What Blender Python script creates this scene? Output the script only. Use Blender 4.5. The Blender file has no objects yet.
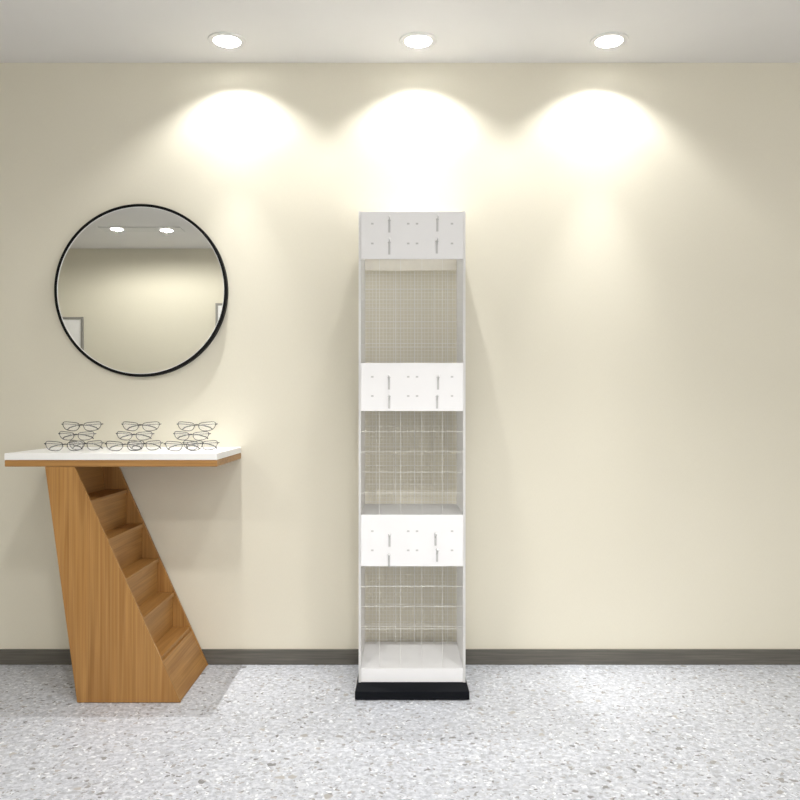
import bpy, bmesh, math, random
from mathutils import Vector, Matrix
PI = math.pi
scene = bpy.context.scene
C = scene.collection

# ------------------------------------------------------------------ camera
EYE = 1.12; WALL = 0.0; DIST = 3.46; CEIL = 2.60
cam_d = bpy.data.cameras.new('camera'); cam = bpy.data.objects.new('camera', cam_d); C.objects.link(cam)
cam.location = (0, -DIST, EYE); cam.rotation_euler = (PI/2, 0, 0)
cam_d.sensor_width = 36; cam_d.lens = 36; cam_d.shift_y = 5/800; cam_d.clip_start = 0.02
scene.camera = cam
# ------------------------------------------------------------------ world, exposure
w = bpy.data.worlds.new('world'); scene.world = w; w.use_nodes = True
w.node_tree.nodes['Background'].inputs[0].default_value = (1.0, 0.97, 0.93, 1)
w.node_tree.nodes['Background'].inputs[1].default_value = 1.2
scene.view_settings.view_transform = 'Standard'
scene.view_settings.look = 'None'
scene.view_settings.exposure = 1.0
scene.view_settings.gamma = 1.0
scene.view_settings.use_curve_mapping = False
SPOT_W = 4.0            # wall-washing downlights
SPOT_COL = (1.0, 0.99, 0.965)
PANEL_E = 3.0            # unseen fill panels added behind the camera
PANEL_COL = (1.0, 0.98, 0.96)
ROOM_W = 30.0; ROOM_COL = (1.0, 0.985, 0.965)   # second row of downlights, added for fill
TWIN_W = 11.0
BEAM = [(0.0, 0.5), (0.60, 2.2), (0.75, 2.4), (0.87, 2.7), (0.94, 3.5), (0.985, 10.5), (0.995, 18.0), (1.0, 22.0)]   # cos(angle), strength

# ------------------------------------------------------------------ materials
def nmat(name):
    m = bpy.data.materials.new(name); m.use_nodes = True
    nt = m.node_tree; b = nt.nodes['Principled BSDF']
    return m, nt, b
def N(nt, t, **kw):
    n = nt.nodes.new(t)
    for k, v in kw.items():
        if k in n.inputs: n.inputs[k].default_value = v
        else: setattr(n, k, v)
    return n
def ramp(nt, src, stops, interp='LINEAR'):
    r = nt.nodes.new('ShaderNodeValToRGB'); nt.links.new(src, r.inputs[0])
    cr = r.color_ramp; cr.interpolation = interp
    while len(cr.elements) < len(stops): cr.elements.new(0.5)
    for e, (p, c) in zip(cr.elements, stops):
        e.position = p; e.color = (*c, 1) if len(c) == 3 else c
    return r.outputs[0]
def mapping(nt, scale=(1,1,1), rot=(0,0,0), obj=True):
    tc = nt.nodes.new('ShaderNodeTexCoord'); mp = nt.nodes.new('ShaderNodeMapping')
    mp.inputs['Scale'].default_value = scale; mp.inputs['Rotation'].default_value = rot
    nt.links.new(tc.outputs['Object'], mp.inputs[0]); return mp.outputs[0]
def mixc(nt, fac, a, b, mode='MIX'):
    m = nt.nodes.new('ShaderNodeMix'); m.data_type = 'RGBA'; m.blend_type = mode
    for s, v in ((0, fac), (6, a), (7, b)):
        if isinstance(v, (int, float)): m.inputs[s].default_value = v
        elif isinstance(v, tuple): m.inputs[s].default_value = (*v, 1)
        else: nt.links.new(v, m.inputs[s])
    return m.outputs[2]
def bump(nt, b, src, strength, dist):
    bp = nt.nodes.new('ShaderNodeBump'); bp.inputs['Strength'].default_value = strength
    bp.inputs['Distance'].default_value = dist
    nt.links.new(src, bp.inputs['Height']); nt.links.new(bp.outputs[0], b.inputs['Normal'])
def plain(name, col, rough=0.5, metal=0.0, var=0.03, scale=20, spec=0.5):
    m, nt, b = nmat(name)
    v = mapping(nt)
    n = N(nt, 'ShaderNodeTexNoise', Scale=scale, Detail=4.0); nt.links.new(v, n.inputs['Vector'])
    lo = tuple(c*(1-var) for c in col); hi = tuple(min(1, c*(1+var)) for c in col)
    nt.links.new(ramp(nt, n.outputs[0], [(0.3, lo), (0.7, hi)]), b.inputs['Base Color'])
    b.inputs['Roughness'].default_value = rough; b.inputs['Metallic'].default_value = metal
    b.inputs['Specular IOR Level'].default_value = spec
    return m
def emis(name, col, s):
    m, nt, b = nmat(name)
    b.inputs['Base Color'].default_value = (0.9, 0.9, 0.9, 1)
    b.inputs['Emission Color'].default_value = (*col, 1); b.inputs['Emission Strength'].default_value = s
    return m

# cream wallpaper
m_wall, nt, b = nmat('cream_wallpaper')
v = mapping(nt, (60, 60, 12)); n = N(nt, 'ShaderNodeTexNoise', Scale=6.0, Detail=5.0); nt.links.new(v, n.inputs['Vector'])
v2 = mapping(nt); n2 = N(nt, 'ShaderNodeTexNoise', Scale=1.3, Detail=2.0); nt.links.new(v2, n2.inputs['Vector'])
WALLC = (0.765, 0.728, 0.612)
c1 = ramp(nt, n.outputs[0], [(0.3, tuple(x*0.975 for x in WALLC)), (0.7, WALLC)])
c2 = ramp(nt, n2.outputs[0], [(0.3, (0.97, 0.97, 0.965)), (0.7, (1, 1, 1))])
nt.links.new(mixc(nt, 1.0, c1, c2, 'MULTIPLY'), b.inputs['Base Color'])
b.inputs['Roughness'].default_value = 0.75; bump(nt, b, n.outputs[0], 0.12, 0.002)
m_ceil = plain('white_ceiling_paint', (0.80, 0.79, 0.775), 0.85, var=0.012, scale=3)
m_base = None
# grey-brown skirting with a lengthwise grain
m_base, nt, b = nmat('grey_skirting')
v = mapping(nt, (2, 40, 60)); n = N(nt, 'ShaderNodeTexNoise', Scale=3.0, Detail=6.0); nt.links.new(v, n.inputs['Vector'])
nt.links.new(ramp(nt, n.outputs[0], [(0.3, (0.085, 0.08, 0.068)), (0.7, (0.14, 0.13, 0.11))]), b.inputs['Base Color'])
b.inputs['Roughness'].default_value = 0.5
# terrazzo floor
m_floor, nt, b = nmat('terrazzo')
v = mapping(nt)
nd = N(nt, 'ShaderNodeTexNoise', Scale=38.0, Detail=3.0); nt.links.new(v, nd.inputs['Vector'])
def warped(amount):
    s = N(nt, 'ShaderNodeVectorMath', operation='SCALE'); nt.links.new(nd.outputs[1], s.inputs[0]); s.inputs['Scale'].default_value = amount
    a = N(nt, 'ShaderNodeVectorMath', operation='ADD'); nt.links.new(v, a.inputs[0]); nt.links.new(s.outputs[0], a.inputs[1]); return a.outputs[0]
wv = warped(0.042)
def chips(scale, keep, size, seedoff):
    vo = N(nt, 'ShaderNodeTexVoronoi', Scale=scale); vo.inputs['Randomness'].default_value = 1
    ad = N(nt, 'ShaderNodeVectorMath', operation='ADD'); ad.inputs[1].default_value = (seedoff, seedoff*0.7, 0); nt.links.new(wv, ad.inputs[0])
    nt.links.new(ad.outputs[0], vo.inputs['Vector'])
    sp = N(nt, 'ShaderNodeSeparateColor'); nt.links.new(vo.outputs['Color'], sp.inputs[0])
    k = N(nt, 'ShaderNodeMath', operation='GREATER_THAN'); nt.links.new(sp.outputs[0], k.inputs[0]); k.inputs[1].default_value = 1-keep
    d = N(nt, 'ShaderNodeMath', operation='LESS_THAN'); nt.links.new(vo.outputs['Distance'], d.inputs[0]); d.inputs[1].default_value = size
    m = N(nt, 'ShaderNodeMath', operation='MULTIPLY'); nt.links.new(k.outputs[0], m.inputs[0]); nt.links.new(d.outputs[0], m.inputs[1])
    return m.outputs[0], sp.outputs[1]
nb = N(nt, 'ShaderNodeTexNoise', Scale=55.0, Detail=6.0, Roughness=0.7); nt.links.new(v, nb.inputs['Vector'])
col = ramp(nt, nb.outputs[0], [(0.36, (0.36, 0.38, 0.425)), (0.5, (0.52, 0.54, 0.59)), (0.62, (0.66, 0.68, 0.73))])
f, r = chips(38, 0.45, 0.42, 0.0); col = mixc(nt, f, col, ramp(nt, r, [(0.0, (0.36, 0.375, 0.41)), (1.0, (0.62, 0.64, 0.68))]))
f, r = chips(60, 0.25, 0.36, 3.1); col = mixc(nt, f, col, ramp(nt, r, [(0.0, (0.68, 0.70, 0.74)), (1.0, (0.82, 0.84, 0.87))]))
f, r = chips(52, 0.20, 0.36, 7.7); col = mixc(nt, f, col, ramp(nt, r, [(0.0, (0.17, 0.17, 0.18)), (1.0, (0.42, 0.40, 0.39))]))
f, r = chips(26, 0.07, 0.30, 11.3); col = mixc(nt, f, col, ramp(nt, r, [(0.0, (0.20, 0.20, 0.205)), (1.0, (0.45, 0.43, 0.41))]))
f, r = chips(110, 0.24, 0.33, 5.3); col = mixc(nt, f, col, ramp(nt, r, [(0.0, (0.20, 0.20, 0.21)), (1.0, (0.45, 0.44, 0.43))]))
nt.links.new(col, b.inputs['Base Color']); b.inputs['Roughness'].default_value = 0.42
b.inputs['Specular IOR Level'].default_value = 0.35

def wood(name, scale, lo, mid, hi, rough=0.45):
    m, nt, b = nmat(name)
    v = mapping(nt, scale)
    n = N(nt, 'ShaderNodeTexNoise', Scale=1.0, Detail=2.0, Distortion=0.35); nt.links.new(v, n.inputs['Vector'])
    mu = N(nt, 'ShaderNodeMath', operation='MULTIPLY'); nt.links.new(n.outputs[0], mu.inputs[0]); mu.inputs[1].default_value = 5.0
    fr = N(nt, 'ShaderNodeMath', operation='PINGPONG'); nt.links.new(mu.outputs[0], fr.inputs[0]); fr.inputs[1].default_value = 1.0
    v2 = mapping(nt, tuple(s*14 if s > 2 else s*3 for s in scale))
    n2 = N(nt, 'ShaderNodeTexNoise', Scale=1.0, Detail=5.0); nt.links.new(v2, n2.inputs['Vector'])
    a = ramp(nt, fr.outputs[0], [(0.0, mid), (0.6, hi), (1.0, lo)])
    f = ramp(nt, n2.outputs[0], [(0.35, (0.78, 0.76, 0.72)), (0.62, (1, 1, 1))])
    nt.links.new(mixc(nt, 1.0, a, f, 'MULTIPLY'), b.inputs['Base Color'])
    b.inputs['Roughness'].default_value = rough
    bump(nt, b, n2.outputs[0], 0.08, 0.001)
    return m
WL, WM, WH = (0.33, 0.155, 0.038), (0.385, 0.19, 0.050), (0.425, 0.22, 0.064)
m_wood_v = wood('oak_vertical_grain', (15, 15, 0.8), WL, WM, WH)
m_wood_y = wood('oak_depth_grain', (15, 0.8, 15), WL, WM, WH)
m_wood_x = wood('oak_board_edge', (0.8, 15, 15), WL, WM, WH)
m_top = plain('white_lacquer', (0.86, 0.86, 0.85), 0.35, var=0.01)
m_rack = plain('white_powder_coat', (0.84, 0.84, 0.85), 0.4, var=0.008)
m_acryl, nt, b = nmat('frosted_white_acrylic')
nz = N(nt, 'ShaderNodeTexNoise', Scale=8.0); cc = ramp(nt, nz.outputs[0], [(0, (0.86, 0.86, 0.86)), (1, (0.89, 0.89, 0.89))])
nt.links.new(cc, b.inputs['Base Color']); b.inputs['Roughness'].default_value = 0.35
tl = N(nt, 'ShaderNodeBsdfTranslucent'); nt.links.new(cc, tl.inputs[0])
mx = N(nt, 'ShaderNodeMixShader'); mx.inputs[0].default_value = 0.50; nt.links.new(b.outputs[0], mx.inputs[1]); nt.links.new(tl.outputs[0], mx.inputs[2])
nt.links.new(mx.outputs[0], nt.nodes['Material Output'].inputs[0])
m_slot = plain('grey_slot_insert', (0.55, 0.55, 0.55), 0.6)
m_wall_shade = plain('shaded_wall_taupe', (0.78, 0.74, 0.65), 0.6)  # tone of the shaded wall at the rack's back
m_wire = plain('white_wire', (0.80, 0.80, 0.78), 0.35)
m_fine = plain('galvanised_fine_wire', (0.80, 0.79, 0.76), 0.4)
m_hook = plain('hook_and_shadow_grey', (0.54, 0.54, 0.54), 0.45, 0.2)
m_black = plain('black_plinth', (0.0035, 0.0045, 0.007), 0.5, spec=0.12)
m_frame = plain('black_mirror_frame', (0.004, 0.004, 0.004), 0.6, spec=0.15)
m_trim = plain('white_metal_trim', (0.72, 0.72, 0.71), 0.4)
m_cup = plain('white_reflector', (0.9, 0.9, 0.9), 0.4)
m_rim = plain('dark_spectacle_metal', (0.03, 0.03, 0.032), 0.35, 0.3)
m_rim2 = plain('gunmetal_spectacle_rim', (0.09, 0.09, 0.095), 0.3, 0.5)
m_tip = plain('black_temple_tip', (0.01, 0.01, 0.01), 0.4)
m_led = emis('led_emitter', (1.0, 0.98, 0.95), 8.0)
m_panel = emis('fill_panel_diffuser', PANEL_COL, PANEL_E)
m_paper = plain('white_board', (0.88, 0.88, 0.88), 0.5)
m_grey = plain('grey_frame', (0.30, 0.29, 0.27), 0.5)
m_mirror, nt, b = nmat('mirror_silver')
nz = N(nt, 'ShaderNodeTexNoise', Scale=2.0); nt.links.new(ramp(nt, nz.outputs[0], [(0, (0.86, 0.87, 0.86)), (1, (0.88, 0.89, 0.88))]), b.inputs['Base Color'])
b.inputs['Metallic'].default_value = 1; b.inputs['Roughness'].default_value = 0.0
m_lens, nt, b = nmat('clear_lens_reflection_haze')
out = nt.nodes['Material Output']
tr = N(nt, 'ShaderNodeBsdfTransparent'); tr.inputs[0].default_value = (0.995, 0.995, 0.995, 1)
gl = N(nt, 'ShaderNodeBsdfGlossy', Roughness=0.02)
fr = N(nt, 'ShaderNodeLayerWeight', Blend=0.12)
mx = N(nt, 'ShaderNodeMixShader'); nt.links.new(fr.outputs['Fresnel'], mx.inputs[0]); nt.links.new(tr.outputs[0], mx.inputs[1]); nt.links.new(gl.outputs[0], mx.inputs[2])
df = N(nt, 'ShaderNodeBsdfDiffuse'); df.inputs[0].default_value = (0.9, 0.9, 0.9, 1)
mx2 = N(nt, 'ShaderNodeMixShader'); mx2.inputs[0].default_value = 0.10; nt.links.new(mx.outputs[0], mx2.inputs[1]); nt.links.new(df.outputs[0], mx2.inputs[2])  # white diffuse share paints in the haze of reflections
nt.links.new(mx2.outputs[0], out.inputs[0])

m_pane, nt, b = nmat('fill_window_glass')
tr = N(nt, 'ShaderNodeBsdfTransparent'); gl = N(nt, 'ShaderNodeBsdfGlossy', Roughness=0.0); fr = N(nt, 'ShaderNodeLayerWeight', Blend=0.12)
mx = N(nt, 'ShaderNodeMixShader'); nt.links.new(fr.outputs['Fresnel'], mx.inputs[0]); nt.links.new(tr.outputs[0], mx.inputs[1]); nt.links.new(gl.outputs[0], mx.inputs[2])
nt.links.new(mx.outputs[0], nt.nodes['Material Output'].inputs[0])

# ------------------------------------------------------------------ mesh helpers
def obj(name, bm, m, parent=None, smooth=False, bevel=0):
    bmesh.ops.recalc_face_normals(bm, faces=bm.faces)
    me = bpy.data.meshes.new(name); bm.to_mesh(me); bm.free()
    if smooth:
        for p in me.polygons: p.use_smooth = True
    o = bpy.data.objects.new(name, me); C.objects.link(o); me.materials.append(m)
    if parent: o.parent = parent
    if bevel:
        md = o.modifiers.new('bevel', 'BEVEL'); md.width = bevel; md.segments = 2; md.limit_method = 'ANGLE'
    return o
def box(bm, x0, x1, y0, y1, z0, z1):
    vs = [bm.verts.new((x, y, z)) for x in (x0, x1) for y in (y0, y1) for z in (z0, z1)]
    for f in ((0,1,3,2), (4,6,7,5), (0,4,5,1), (2,3,7,6), (0,2,6,4), (1,5,7,3)): bm.faces.new([vs[i] for i in f])
def prism(bm, pts, y0, y1):
    a = [bm.verts.new((x, y0, z)) for x, z in pts]; c = [bm.verts.new((x, y1, z)) for x, z in pts]
    bm.faces.new(a); bm.faces.new(c[::-1])
    for i in range(len(pts)): j = (i+1) % len(pts); bm.faces.new((a[i], a[j], c[j], c[i]))
def tube(bm, pts, r, seg=6, closed=False):
    pts = [Vector(p) for p in pts]; n = len(pts); rings = []
    for i, p in enumerate(pts):
        if closed: t = pts[(i+1) % n]-pts[i-1]
        else: t = pts[min(i+1, n-1)]-pts[max(i-1, 0)]
        t.normalize(); up = Vector((0,0,1)) if abs(t.z) < 0.9 else Vector((0,1,0))
        u = t.cross(up).normalized(); q = t.cross(u)
        rings.append([bm.verts.new(p+(u*math.cos(a)+q*math.sin(a))*r) for a in [2*PI*k/seg for k in range(seg)]])
    for i in range(n if closed else n-1):
        A, B = rings[i], rings[(i+1) % n]
        for k in range(seg): bm.faces.new((A[k], A[(k+1) % seg], B[(k+1) % seg], B[k]))
    if not closed: bm.faces.new(rings[0][::-1]); bm.faces.new(rings[-1])
def lathe(bm, prof, axis='z', seg=64, closed=False, c=(0,0,0)):
    rings = []
    for r, h in prof:
        ring = []
        for k in range(seg):
            a = 2*PI*k/seg
            p = (r*math.cos(a), r*math.sin(a), h) if axis == 'z' else (r*math.cos(a), h, r*math.sin(a))
            ring.append(bm.verts.new((p[0]+c[0], p[1]+c[1], p[2]+c[2])))
        rings.append(ring)
    for i in range(len(rings) if closed else len(rings)-1):
        A, B = rings[i], rings[(i+1) % len(rings)]
        for k in range(seg): bm.faces.new((A[k], A[(k+1) % seg], B[(k+1) % seg], B[k]))
    return rings
def ball(bm, c, r, s=(1,1,1)):
    bmesh.ops.create_uvsphere(bm, u_segments=10, v_segments=8, radius=r, matrix=Matrix.Translation(c) @ Matrix.Diagonal((*s, 1)))
def thing(name, label, cat, loc=(0,0,0), rotz=0, group=None):
    o = bpy.data.objects.new(name, None); C.objects.link(o); o.empty_display_size = 0.05
    o.location = loc; o.rotation_euler = (0, 0, rotz); o['label'] = label; o['category'] = cat
    if group: o['group'] = group
    return o
def struct(name, bm, m, **kw):
    o = obj(name, bm, m, **kw); o['kind'] = 'structure'; return o
def nb(): return bmesh.new()
def dup(root, loc, rotz, label, group=None):
    r = root.copy(); C.objects.link(r); r.location = loc; r.rotation_euler = (root.rotation_euler.x, root.rotation_euler.y, rotz); r['label'] = label
    if group: r['group'] = group
    for ch in list(root.children):
        c = ch.copy(); C.objects.link(c); c.parent = r
        for g in ch.children:
            d = g.copy(); C.objects.link(d); d.parent = c
    return r

# ------------------------------------------------------------------ room shell
XL, XR, YB = -3.8, 3.8, -4.16
LAMP_X = [-0.702, 0.0735, 0.849]; LAMP_Y = -0.213; APER = 0.054
bm = nb(); box(bm, XL-0.1, XR+0.1, YB-0.1, 0.1, -0.08, 0); struct('floor', bm, m_floor)
bm = nb(); box(bm, XL-0.1, XR+0.1, 0, 0.1, 0, CEIL); struct('wall_front', bm, m_wall)
WX0, WX1, WZ0, WZ1 = -0.8, 3.3, 0.25, 2.35      # window added in the unseen back wall to let in fill daylight
bm = nb(); box(bm, XL-0.1, WX0, YB-0.1, YB, 0, CEIL); box(bm, WX1, XR+0.1, YB-0.1, YB, 0, CEIL)
box(bm, WX0, WX1, YB-0.1, YB, 0, WZ0); box(bm, WX0, WX1, YB-0.1, YB, WZ1, CEIL); struct('wall_back', bm, m_wall)
bm = nb()
for x in (WX0, WX0+1.35, WX0+2.7, WX1-0.05): box(bm, x, x+0.05, YB-0.08, YB-0.02, WZ0, WZ1)
for z in (WZ0, WZ1-0.05): box(bm, WX0+0.05, WX1-0.05, YB-0.079, YB-0.021, z, z+0.05)
wf = struct('fill_window_1', bm, m_trim)
bm = nb(); box(bm, WX0+0.05, WX1-0.05, YB-0.052, YB-0.048, WZ0+0.05, WZ1-0.05); obj('pane', bm, m_pane, wf)
L = bpy.data.lights.new('fill_window_portal', 'AREA'); L.shape = 'RECTANGLE'; L.size = WX1-WX0; L.size_y = WZ1-WZ0; L.cycles.is_portal = True
lo = bpy.data.objects.new('fill_window_portal', L); C.objects.link(lo); lo.location = ((WX0+WX1)/2, YB-0.11, (WZ0+WZ1)/2); lo.rotation_euler = (PI/2, 0, 0)
bm = nb(); box(bm, XL-0.1, XL, YB, 0, 0, CEIL); struct('wall_left', bm, m_wall)
bm = nb(); box(bm, XR, XR+0.1, YB, 0, 0, CEIL); struct('wall_right', bm, m_wall)
# ceiling: plaster board pierced by the three downlight openings, with a lid above
bm = nb()
def loop(pts):
    vs = [bm.verts.new(p) for p in pts]
    return [bm.edges.new((vs[i], vs[(i+1) % len(vs)])) for i in range(len(vs))]
es = loop([(XL-0.1, YB-0.1, CEIL), (XR+0.1, YB-0.1, CEIL), (XR+0.1, 0.1, CEIL), (XL-0.1, 0.1, CEIL)])
for lx in LAMP_X:
    es += loop([(lx+0.066*math.cos(2*PI*k/48), LAMP_Y+0.066*math.sin(2*PI*k/48), CEIL) for k in range(48)])
bmesh.ops.triangle_fill(bm, use_beauty=True, use_dissolve=False, edges=es)
top = nb(); 
# sides and lid of the ceiling void
x0, x1, y0, y1, z0, z1 = XL-0.1, XR+0.1, YB-0.1, 0.1, CEIL, CEIL+0.15
vs = [bm.verts.new(p) for p in ((x0,y0,z0),(x1,y0,z0),(x1,y1,z0),(x0,y1,z0),(x0,y0,z1),(x1,y0,z1),(x1,y1,z1),(x0,y1,z1))]
for f in ((4,5,6,7),(0,1,5,4),(1,2,6,5),(2,3,7,6),(3,0,4,7)): bm.faces.new([vs[i] for i in f])
top.free()
struct('ceiling', bm, m_ceil)
def skirting(name, x0, x1, y0, y1):
    bm = nb(); box(bm, x0, x1, y0, y1, 0, 0.065); struct(name, bm, m_base, bevel=0.002)
skirting('baseboard_front', XL, XR, -0.012, 0)
skirting('baseboard_back', XL, XR, YB, YB+0.012)
skirting('baseboard_left', XL, XL+0.012, YB+0.012, -0.012)
skirting('baseboard_right', XR-0.012, XR, YB+0.012, -0.012)

# ------------------------------------------------------------------ downlights
def downlight(x, label):
    t = thing('recessed_downlight', label, 'ceiling light', (x, LAMP_Y, CEIL), 0, 'downlights along the wall')
    bm = nb(); lathe(bm, [(APER, 0.0), (APER+0.0004, -0.0050), (0.0742, -0.0046), (0.0770, -0.0022), (0.0770, 0.0), (0.063, 0.0)], closed=True)
    obj('trim_ring', bm, m_trim, t)
    bm = nb(); rs = lathe(bm, [(APER, 0.0), (0.053, 0.012), (0.046, 0.038), (0.034, 0.062)]); bm.faces.new(rs[-1])
    obj('reflector', bm, m_cup, t, smooth=True)
    bm = nb(); rs = lathe(bm, [(0.022, 0.0560), (0.022, 0.0605)]); bm.faces.new(rs[0]); bm.faces.new(rs[-1])
    obj('led_emitter', bm, m_led, t)
    L = bpy.data.lights.new('spot_lamp', 'SPOT'); L.energy = SPOT_W; L.color = SPOT_COL
    L.spot_size = math.radians(170); L.spot_blend = 0.3; L.shadow_soft_size = 0.010
    # the beam of a real downlight: strongest straight down, weaker towards the rim
    L.use_nodes = True; ln = L.node_tree; em = ln.nodes['Emission']
    tc = ln.nodes.new('ShaderNodeTexCoord'); sx = ln.nodes.new('ShaderNodeSeparateXYZ'); ln.links.new(tc.outputs['Normal'], sx.inputs[0])
    ab = ln.nodes.new('ShaderNodeMath'); ab.operation = 'ABSOLUTE'; ln.links.new(sx.outputs[2], ab.inputs[0])
    cv = ramp(ln, ab.outputs[0], [(p_, (i_/30,)*3) for p_, i_ in BEAM])
    mu = ln.nodes.new('ShaderNodeMath'); mu.operation = 'MULTIPLY'; mu.inputs[1].default_value = 30.0
    ln.links.new(cv, mu.inputs[0]); ln.links.new(mu.outputs[0], em.inputs['Strength'])
    lo = bpy.data.objects.new('spot_lamp', L); C.objects.link(lo); lo.parent = t; lo.location = (0, 0, 0.0415)
    return t
downlight(LAMP_X[0], 'round recessed ceiling downlight on the left, the one nearest the round mirror')
downlight(LAMP_X[1], 'round recessed ceiling downlight in the middle, straight above the white display rack')
downlight(LAMP_X[2], 'round recessed ceiling downlight on the right, above the bare stretch of wall')

# twin fitting on the ceiling that the mirror shows
t = thing('twin_ceiling_spotlight', 'rectangular twin ceiling spotlight behind the viewer, seen only in the mirror', 'ceiling light', (-2.17, -3.32, CEIL))
bm = nb(); box(bm, -0.34, 0.34, -0.085, 0.085, -0.006, 0); obj('trim_plate', bm, m_trim, t, bevel=0.002)
for dx, dy in ((-0.205, 0.02), (0.2, -0.025)):
    bm = nb(); rs = lathe(bm, [(0.050, -0.010), (0.051, -0.006)]); bm.faces.new(rs[0]); obj('lamp_lens', bm, m_led, t).location = (dx, dy, 0)
    L = bpy.data.lights.new('twin_lamp', 'SPOT'); L.energy = TWIN_W; L.color = (1, 0.97, 0.9); L.spot_size = math.radians(172); L.spot_blend = 0.4; L.shadow_soft_size = 0.004
    lo = bpy.data.objects.new('twin_lamp', L); C.objects.link(lo); lo.parent = t; lo.location = (dx, dy, -0.0145)
# unseen ceiling lights added for fill: a downlight row and panels
for x, wh in zip(LAMP_X, ('on the left', 'in the middle', 'on the right')):
    t = thing('fill_downlight', 'flat round ceiling downlight in the unseen row added for fill, ' + wh, 'ceiling light', (x, -2.0, CEIL), 0, 'downlights added for fill')
    bm = nb(); lathe(bm, [(0.060, 0.0), (0.060, -0.010), (0.066, -0.012), (0.0765, -0.010), (0.0765, 0.0)], closed=True); obj('trim_ring', bm, m_trim, t, smooth=True)
    bm = nb(); rs = lathe(bm, [(0.0595, -0.009), (0.0595, -0.001)]); bm.faces.new(rs[0]); bm.faces.new(rs[1]); obj('lamp_lens', bm, m_led, t)
    L = bpy.data.lights.new('fill_lamp', 'SPOT'); L.energy = ROOM_W; L.color = ROOM_COL; L.spot_size = math.radians(125); L.spot_blend = 0.7; L.shadow_soft_size = 0.07
    lo = bpy.data.objects.new('fill_lamp', L); C.objects.link(lo); lo.parent = t; lo.location = (0, 0, -0.05)
for i, (px, py, wh) in enumerate(((-0.6, -3.4, 'on the left'), (1.5, -3.4, 'on the right'))):
    t = thing('fill_panel', 'square white ceiling panel added for fill behind the viewer, ' + wh, 'ceiling light', (px, py, CEIL), 0, 'ceiling panels added for fill')
    bm = nb()
    for a in ((-0.3,0.3,-0.3,-0.28), (-0.3,0.3,0.28,0.3), (-0.3,-0.28,-0.28,0.28), (0.28,0.3,-0.28,0.28)): box(bm, *a, -0.012, 0)
    obj('panel_frame', bm, m_trim, t)
    bm = nb(); box(bm, -0.28, 0.28, -0.28, 0.28, -0.008, -0.001); obj('diffuser', bm, m_panel, t)

# ------------------------------------------------------------------ round mirror
MX, MZ, MR = -1.113, 1.612, 0.371
t = thing('round_mirror', 'round wall mirror with a thin black frame above the small table', 'mirror', (MX, 0, MZ))
bm = nb(); lathe(bm, [(MR, 0), (MR, -0.028), (MR-0.0015, -0.0295), (MR-0.0112, -0.0295), (MR-0.0120, -0.0285), (MR-0.0120, -0.005), (MR-0.0120, 0)], 'y', 160, closed=True)
obj('frame', bm, m_frame, t, smooth=False)
bm = nb(); lathe(bm, [(MR-0.0119, -0.026), (MR-0.0119, -0.0275), (MR-0.0145, -0.0275), (MR-0.0145, -0.026)], 'y', 160, closed=True); obj('edge_highlight', bm, m_top, t)  # white ring painted as the bright reflection along the bevelled glass edge
bm = nb(); rs = lathe(bm, [(MR-0.0119, -0.002), (MR-0.0119, -0.0258), (MR-0.0121, -0.0258)], 'y', 160); bm.faces.new(rs[0]); bm.faces.new(rs[2])
obj('mirror_glass', bm, m_mirror, t)

# ------------------------------------------------------------------ table with stepped leg
YF = -0.456       # front plane of the table
t = thing('display_table', 'narrow wall table with white top over a slanted oak leg of stepped shelves', 'table', (-1.09, 0, 0))
OX = 1.09
def P(pts): return [(x+OX, z) for x, z in pts]
bm = nb(); box(bm, -1.486+OX, -0.687+OX, YF, -0.001, 0.9135, 0.9387); obj('white_tabletop', bm, m_top, t, bevel=0.0015)
bm = nb(); box(bm, -1.486+OX, -0.687+OX, YF+0.001, -0.001, 0.888, 0.913); obj('oak_underboard', bm, m_wood_x, t, bevel=0.003)
ZT = 0.8875
def slant(z): return -0.824 + (-1.223+0.824)*z/0.888      # right hand, stepped edge
def left(z): return -1.213 + (-1.334+1.213)*z/0.888
FT = 0.014
bm = nb(); prism(bm, P([(left(0.002), 0.002), (slant(0.002), 0.002), (slant(ZT), ZT), (left(ZT), ZT)]), YF+0.001, YF+FT); obj('front_panel', bm, m_wood_v, t, bevel=0.001)
bm = nb(); prism(bm, P([(left(0.002), 0.002), (slant(0.002), 0.002), (slant(ZT), ZT), (left(ZT), ZT)]), -0.014-FT, -0.014); obj('rear_panel', bm, m_wood_v, t, bevel=0.001)
YI0, YI1 = YF+FT+0.0003, -0.014-FT-0.0003
bm = nb(); prism(bm, P([(left(0.002), 0.002), (left(0.002)+0.016, 0.002), (left(ZT)+0.016, ZT), (left(ZT), ZT)]), YI0, YI1); obj('side_panel', bm, m_wood_y, t)
ZS = [0.759, 0.612, 0.463, 0.316, 0.168]
for k, z in enumerate(ZS):
    up = ZS[k-1] if k else ZT+0.02
    xr = slant(z)-0.003
    xin = max(left(z)+0.02, (slant(up) if k else left(z)+0.0)-0.030)
    bm = nb(); box(bm, xin+OX, xr+OX, YI0, YI1, z-0.016, z); obj('step_shelf', bm, m_wood_y, t, bevel=0.001)
    if k < len(ZS)-1:
        zn = ZS[k+1]
        bm = nb(); box(bm, xr-0.020+OX, xr-0.006+OX, YI0, YI1, zn+0.0003, z-0.0163); obj('riser', bm, m_wood_y, t)
z = ZS[-1]-0.0163
bm = nb(); prism(bm, P([(slant(z)-0.020, z), (slant(z)-0.003, z), (slant(0.002)-0.003, 0.002), (slant(0.002)-0.020, 0.002)]), YI0, YI1); obj('slanted_kick_panel', bm, m_wood_y, t)
bm = nb(); prism(bm, P([(left(ZS[0])+0.040, ZS[0]+0.0003), (left(ZS[0])+0.052, ZS[0]+0.0003), (left(ZT)+0.052, ZT-0.001), (left(ZT)+0.040, ZT-0.001)]), YI0, YI1); obj('inner_panel', bm, m_wood_y, t)

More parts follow.
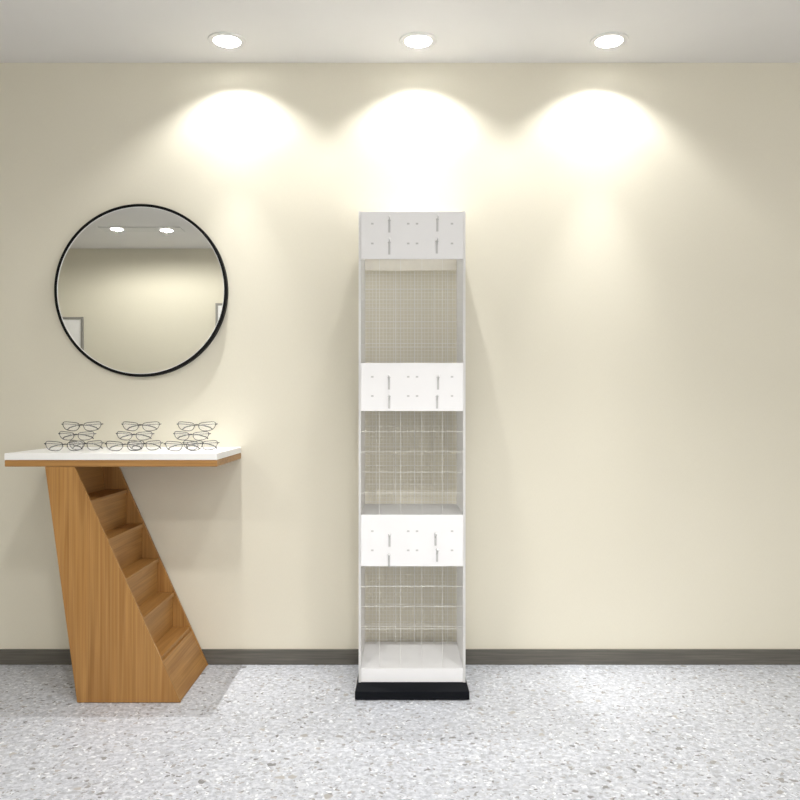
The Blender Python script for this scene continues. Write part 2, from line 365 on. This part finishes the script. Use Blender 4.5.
# ------------------------------------------------------------------ display rack
RX = 0.0462; RF, RB = -0.385, -0.030; HW = 0.2055; ST = 0.009
t = thing('display_rack', 'tall narrow white display rack with wire mesh bays on a black plinth', 'display rack', (RX, 0, 0))
RT = 1.863
for s in (-1, 1):
    bm = nb(); box(bm, s*HW if s < 0 else HW-ST, -HW+ST if s < 0 else HW, RF-0.001, RB, 0.054, RT+0.002); obj('side_panel', bm, m_acryl, t)
IW = HW-ST-0.0003
bands = [(1.682, RT), (1.097, 1.282), (0.500, 0.698)]
def band(z0, z1, slots):
    bm = nb(); box(bm, -IW, IW, RF, RF+0.010, z0, z1)
    o = obj('header_panel', bm, m_rack, t, bevel=0.0008)
    return o
cx = RX; s0 = 800/(DIST+RF)
def bx(px): return (px-400)/s0-RX
def bz(py): return EYE-(py-405)/s0
slot_px = [372.3, 408.2, 417, 452]
rows = [(223.7, 243.5), (376.8, 396), (531.2, 550.3)]
hooks = [((389.3, 219), (389.3, 241), (437.3, 218), (436.8, 240)),
         ((389, 376), (389.2, 395), (438, 376), (437, 395)),
         ((389.5, 533), (389, 553), (435.5, 532), (437, 548))]
for (z0, z1), rw, hk in zip(bands, rows, hooks):
    h = band(z0, z1, None)
    for y in rw:
        for x in slot_px:
            bm = nb(); box(bm, bx(x)-0.0048, bx(x)+0.0048, RF-0.0006, RF+0.002, bz(y)-0.0032, bz(y)+0.0032)
            obj('slot', bm, m_slot, h)
    for (x, y) in hk:
        X, Z = bx(x), bz(y)
        bm = nb()
        box(bm, X-0.004, X+0.004, RF-0.0025, RF-0.0002, Z-0.052, Z-0.002)      # mounting strip, its grey also paints the shadow below the hook
        tube(bm, [(X, RF-0.0015, Z-0.014), (X, RF-0.012, Z-0.016), (X, RF-0.030, Z-0.015), (X+0.001, RF-0.038, Z-0.010), (X+0.001, RF-0.041, Z-0.002)], 0.0017, 8)
        tube(bm, [(X-0.006, RF-0.003, Z-0.006), (X+0.006, RF-0.003, Z-0.006)], 0.0016, 6)
        k = obj('hook', bm, m_hook, h, smooth=False)
        bm = nb(); ball(bm, (X+0.001, RF-0.041, Z+0.0005), 0.0042); obj('hook_tip', bm, m_rack, k, smooth=True)
# shelves and top
def shelf(name, z, th=0.010):
    bm = nb(); box(bm, -IW, IW, RF+0.0105, RB-0.001, z-th, z); return obj(name, bm, m_acryl, t)
shelf('shelf', 1.282-0.001); shelf('shelf', 0.698-0.001); shelf('top_board', RT-0.003)
bm = nb(); box(bm, -IW, IW, RF+0.0105, RB-0.001, 0.096, 0.106); obj('bottom_board', bm, m_rack, t)
bm = nb(); box(bm, -IW, IW, RF, RF+0.010, 0.055, 0.107); obj('bottom_lip', bm, m_rack, t, bevel=0.0008)
bm = nb(); box(bm, -IW, IW, RB-0.012, RB-0.002, 1.694, RT-0.014); obj('shaded_wall_strip', bm, m_wall_shade, t)  # taupe strip stands in for the shaded wall behind the top bay
# wire grids
bays = [(1.283, 1.68), (0.699, 1.095), (0.108, 0.498)]
vx = [bx(p) for p in (379.3, 400.6, 422, 442.6)]
hz = [[bz(q) for q in (299.5, 321.5, 343.3)], [bz(q) for q in (431.6, 452, 472.3, 493.3)], [bz(q) for q in (587.3, 607.3, 627.3, 630)]]
for (z0, z1), hs in zip(bays, hz):
    bm = nb(); yw = RB-0.006; zt = z1+0.09 if z1 < 1.6 else 1.69
    n = 26
    for k in range(n+1):
        x = -IW+0.003+(2*IW-0.006)*k/n; tube(bm, [(x, yw, z0), (x, yw, zt)], 0.00075, 4)
    m = int((zt-z0)/0.0155)
    for k in range(m):
        z = z0+0.008+0.0155*k; tube(bm, [(-IW, yw-0.0016, z), (IW, yw-0.0016, z)], 0.0007, 4)
    obj('fine_wire_mesh', bm, m_fine, t)
    bm = nb(); yw = RB-0.030
    for x in [-0.148, -0.066, 0.016, 0.098, 0.155]: tube(bm, [(x, yw, z0), (x, yw, zt)], 0.0014, 6)
    for k in range(1, 6):
        z = z0+0.082*k
        if z < zt-0.02: tube(bm, [(-IW, yw-0.0028, z), (IW, yw-0.0028, z)], 0.0012, 6)
    obj('rear_wire_grid', bm, m_fine, t)
    bm = nb(); yw = RF+0.016
    for x in vx: tube(bm, [(x, yw, z0), (x, yw, z1+0.02)], 0.0006, 6)
    for z in hs: tube(bm, [(-IW, yw-0.0020, z), (IW, yw-0.0020, z)], 0.0008, 6)
    obj('front_wire_grid', bm, m_wire, t)
# plinth
bm = nb()
pr = [(RF-0.045, 0.004), (RF-0.045, 0.034), (RF-0.002, 0.0535), (RB+0.01, 0.0535), (RB+0.01, 0.004)]
hwv = [0.2170, 0.2170, 0.2085, 0.2085, 0.2170]
A = [bm.verts.new((-w_, y, z)) for (y, z), w_ in zip(pr, hwv)]; B = [bm.verts.new((w_, y, z)) for (y, z), w_ in zip(pr, hwv)]
bm.faces.new(A); bm.faces.new(B[::-1])
for i in range(5): j = (i+1) % 5; bm.faces.new((A[i], A[j], B[j], B[i]))
pl = obj('plinth', bm, m_black, t, bevel=0.0015)
for sx in (-1, 1):
    for yy in (RF-0.02, RB-0.02):
        bm = nb(); rs = lathe(bm, [(0.012, 0), (0.012, 0.0045)], seg=16, c=(sx*0.19, yy, 0)); bm.faces.new(rs[0]); bm.faces.new(rs[1]); obj('foot', bm, m_black, pl)

# ------------------------------------------------------------------ spectacles
def lens_outline(side, cx, w_, h_, n=32):
    pts = []
    for k in range(n):
        a = 2*PI*k/n; c_, s_ = math.cos(a), math.sin(a)
        if s_ >= 0: x = w_/2*math.copysign(abs(c_)**0.45, c_); z = h_*0.36*abs(s_)**0.55
        else: x = w_/2*math.copysign(abs(c_)**0.72, c_)*(1-0.10*abs(s_)); z = -h_*0.64*abs(s_)**0.85
        z += side*x*0.10                                   # brow line rises outwards
        x += cx
        pts.append((x, (abs(x)/0.07)**2*0.006, z))
    lo = min(p[2] for p in pts)
    return [(x, y, z-lo) for x, y, z in pts]
def spectacles(label, loc, rz, lw, lh, rim_m, tilt=0.0):
    g = thing('spectacles', label, 'glasses', loc, rz, 'folded spectacles piled on the white tabletop')
    g.rotation_euler = (0, tilt, rz)
    rim = nb(); cz = lh*0.62+0.0012
    for s in (-1, 1):
        o = [(x, y, z+0.0013) for x, y, z in lens_outline(s, s*(lw/2+0.0085), lw, lh)]
        tube(rim, o, 0.0014, 6, closed=True)
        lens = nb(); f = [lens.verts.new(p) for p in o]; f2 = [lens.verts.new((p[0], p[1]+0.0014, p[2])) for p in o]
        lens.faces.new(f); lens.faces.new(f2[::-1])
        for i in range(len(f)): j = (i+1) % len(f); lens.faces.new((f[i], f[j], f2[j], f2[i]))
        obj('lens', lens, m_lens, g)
        xo = s*(lw+0.0085); zt = cz+lh*0.18; yb = 0.0145 if s > 0 else 0.0215
        tube(rim, [(xo-s*0.001, 0.006, zt-0.002), (xo+s*0.004, 0.007, zt), (xo+s*0.0052, yb-0.002, zt)], 0.0023, 6)
        # temple arm folded flat behind the lenses, its dark tip hooking down at the far side
        tmp = nb(); tube(tmp, [(xo+s*0.0052, yb-0.001, zt), (xo-s*0.006, yb+0.002, zt), (xo-s*0.06, yb+0.003, zt-0.004), (xo-s*0.100, yb+0.001, zt-0.007)], 0.0014, 6)
        ta = obj('temple', tmp, rim_m, g)
        tp = nb(); tube(tp, [(xo-s*0.098, yb+0.001, zt-0.007), (xo-s*0.108, yb, zt-0.009), (xo-s*0.124, yb, zt-lh*0.42), (xo-s*0.132, yb, 0.006)], 0.0023, 8)
        obj('temple_tip', tp, m_tip, ta)
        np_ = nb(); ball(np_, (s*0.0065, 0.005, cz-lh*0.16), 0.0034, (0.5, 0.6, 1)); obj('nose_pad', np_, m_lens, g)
        tube(rim, [(s*0.009, 0.001, cz-lh*0.05), (s*0.0065, 0.0045, cz-lh*0.12)], 0.0006, 5)
    tube(rim, [(-0.0095, 0.0, cz+lh*0.02), (-0.004, -0.001, cz+lh*0.13), (0.004, -0.001, cz+lh*0.13), (0.0095, 0.0, cz+lh*0.02)], 0.0014, 6)
    obj('rim', rim, rim_m, g)
    return g
TZ = 0.9387
def tx(px, D): return (px-400)*D/800
# (photo column, depth, yaw, lens width, lens height, tilt) bottom front, bottom rear, middle, top
stacks = [
    ((65, -0.318, 0.30), (85, -0.262, -0.14), (76, -0.306, -0.08), (81.5, -0.300, 0.07)),
    ((125, -0.318, 0.22), (144, -0.262, -0.18), (134, -0.306, -0.06), (140.5, -0.300, -0.05)),
    ((184.5, -0.318, 0.36), (200, -0.258, -0.10), (191, -0.306, -0.13), (196.5, -0.300, 0.03))]
lv = ['at the bottom front of', 'at the bottom rear of', 'second from the top of', 'on top of']
mats = [m_rim, m_rim2, m_rim2, m_rim]
dims = [(0.062, 0.036), (0.061, 0.036), (0.062, 0.032), (0.065, 0.034)]
tilts = [0, 0, 0.0, 0.0]
ends = ['the leftmost pile on the white tabletop', 'the middle one of three piles', 'the rightmost pile, nearest the display rack']
for si, st in enumerate(stacks):
    for k, (px, y, yaw) in enumerate(st):
        lw, lh = dims[k]; D = DIST+y
        z = TZ+0.0003+(0, 0, 0.0412, 0.0412+0.0362)[k]
        spectacles('folded wire-rimmed spectacles %s %s' % (lv[k], ends[si]), (tx(px, D), y, z), yaw, lw, lh, mats[k], tilts[k])

# ------------------------------------------------------------------ what the mirror shows on the back wall
def board(name, label, cat, x0, x1, z0, z1, dot=False):
    t = thing(name, label, cat, ((x0+x1)/2, YB, (z0+z1)/2)); w2, h2 = (x1-x0)/2, (z1-z0)/2
    bm = nb(); box(bm, -w2, w2, 0.0, 0.018, -h2, h2); obj('board', bm, m_paper, t)
    bm = nb(); box(bm, -w2-0.02, -w2, 0, 0.026, -h2-0.02, h2+0.02); box(bm, w2, w2+0.02, 0, 0.026, -h2-0.02, h2+0.02)
    box(bm, -w2, w2, 0, 0.026, h2, h2+0.02); box(bm, -w2, w2, 0, 0.026, -h2-0.02, -h2); obj('frame', bm, m_grey, t)
    if dot:
        bm = nb(); rs = lathe(bm, [(0.014, 0.018), (0.014, 0.022)], 'y', 20, c=(-0.11+w2*0+0.0, 0, h2-0.09)); bm.faces.new(rs[0]); bm.faces.new(rs[1]); obj('dot', bm, m_grey, t)
board('wall_board', 'white framed board with a small dark dot on the wall behind, seen at the mirror\'s lower left', 'board', -3.5, -3.01, 1.2, 1.93, True)
board('wall_board', 'white framed board on the wall behind, a sliver of it at the mirror\'s right edge', 'board', -1.72, -1.1, 1.35, 2.06)
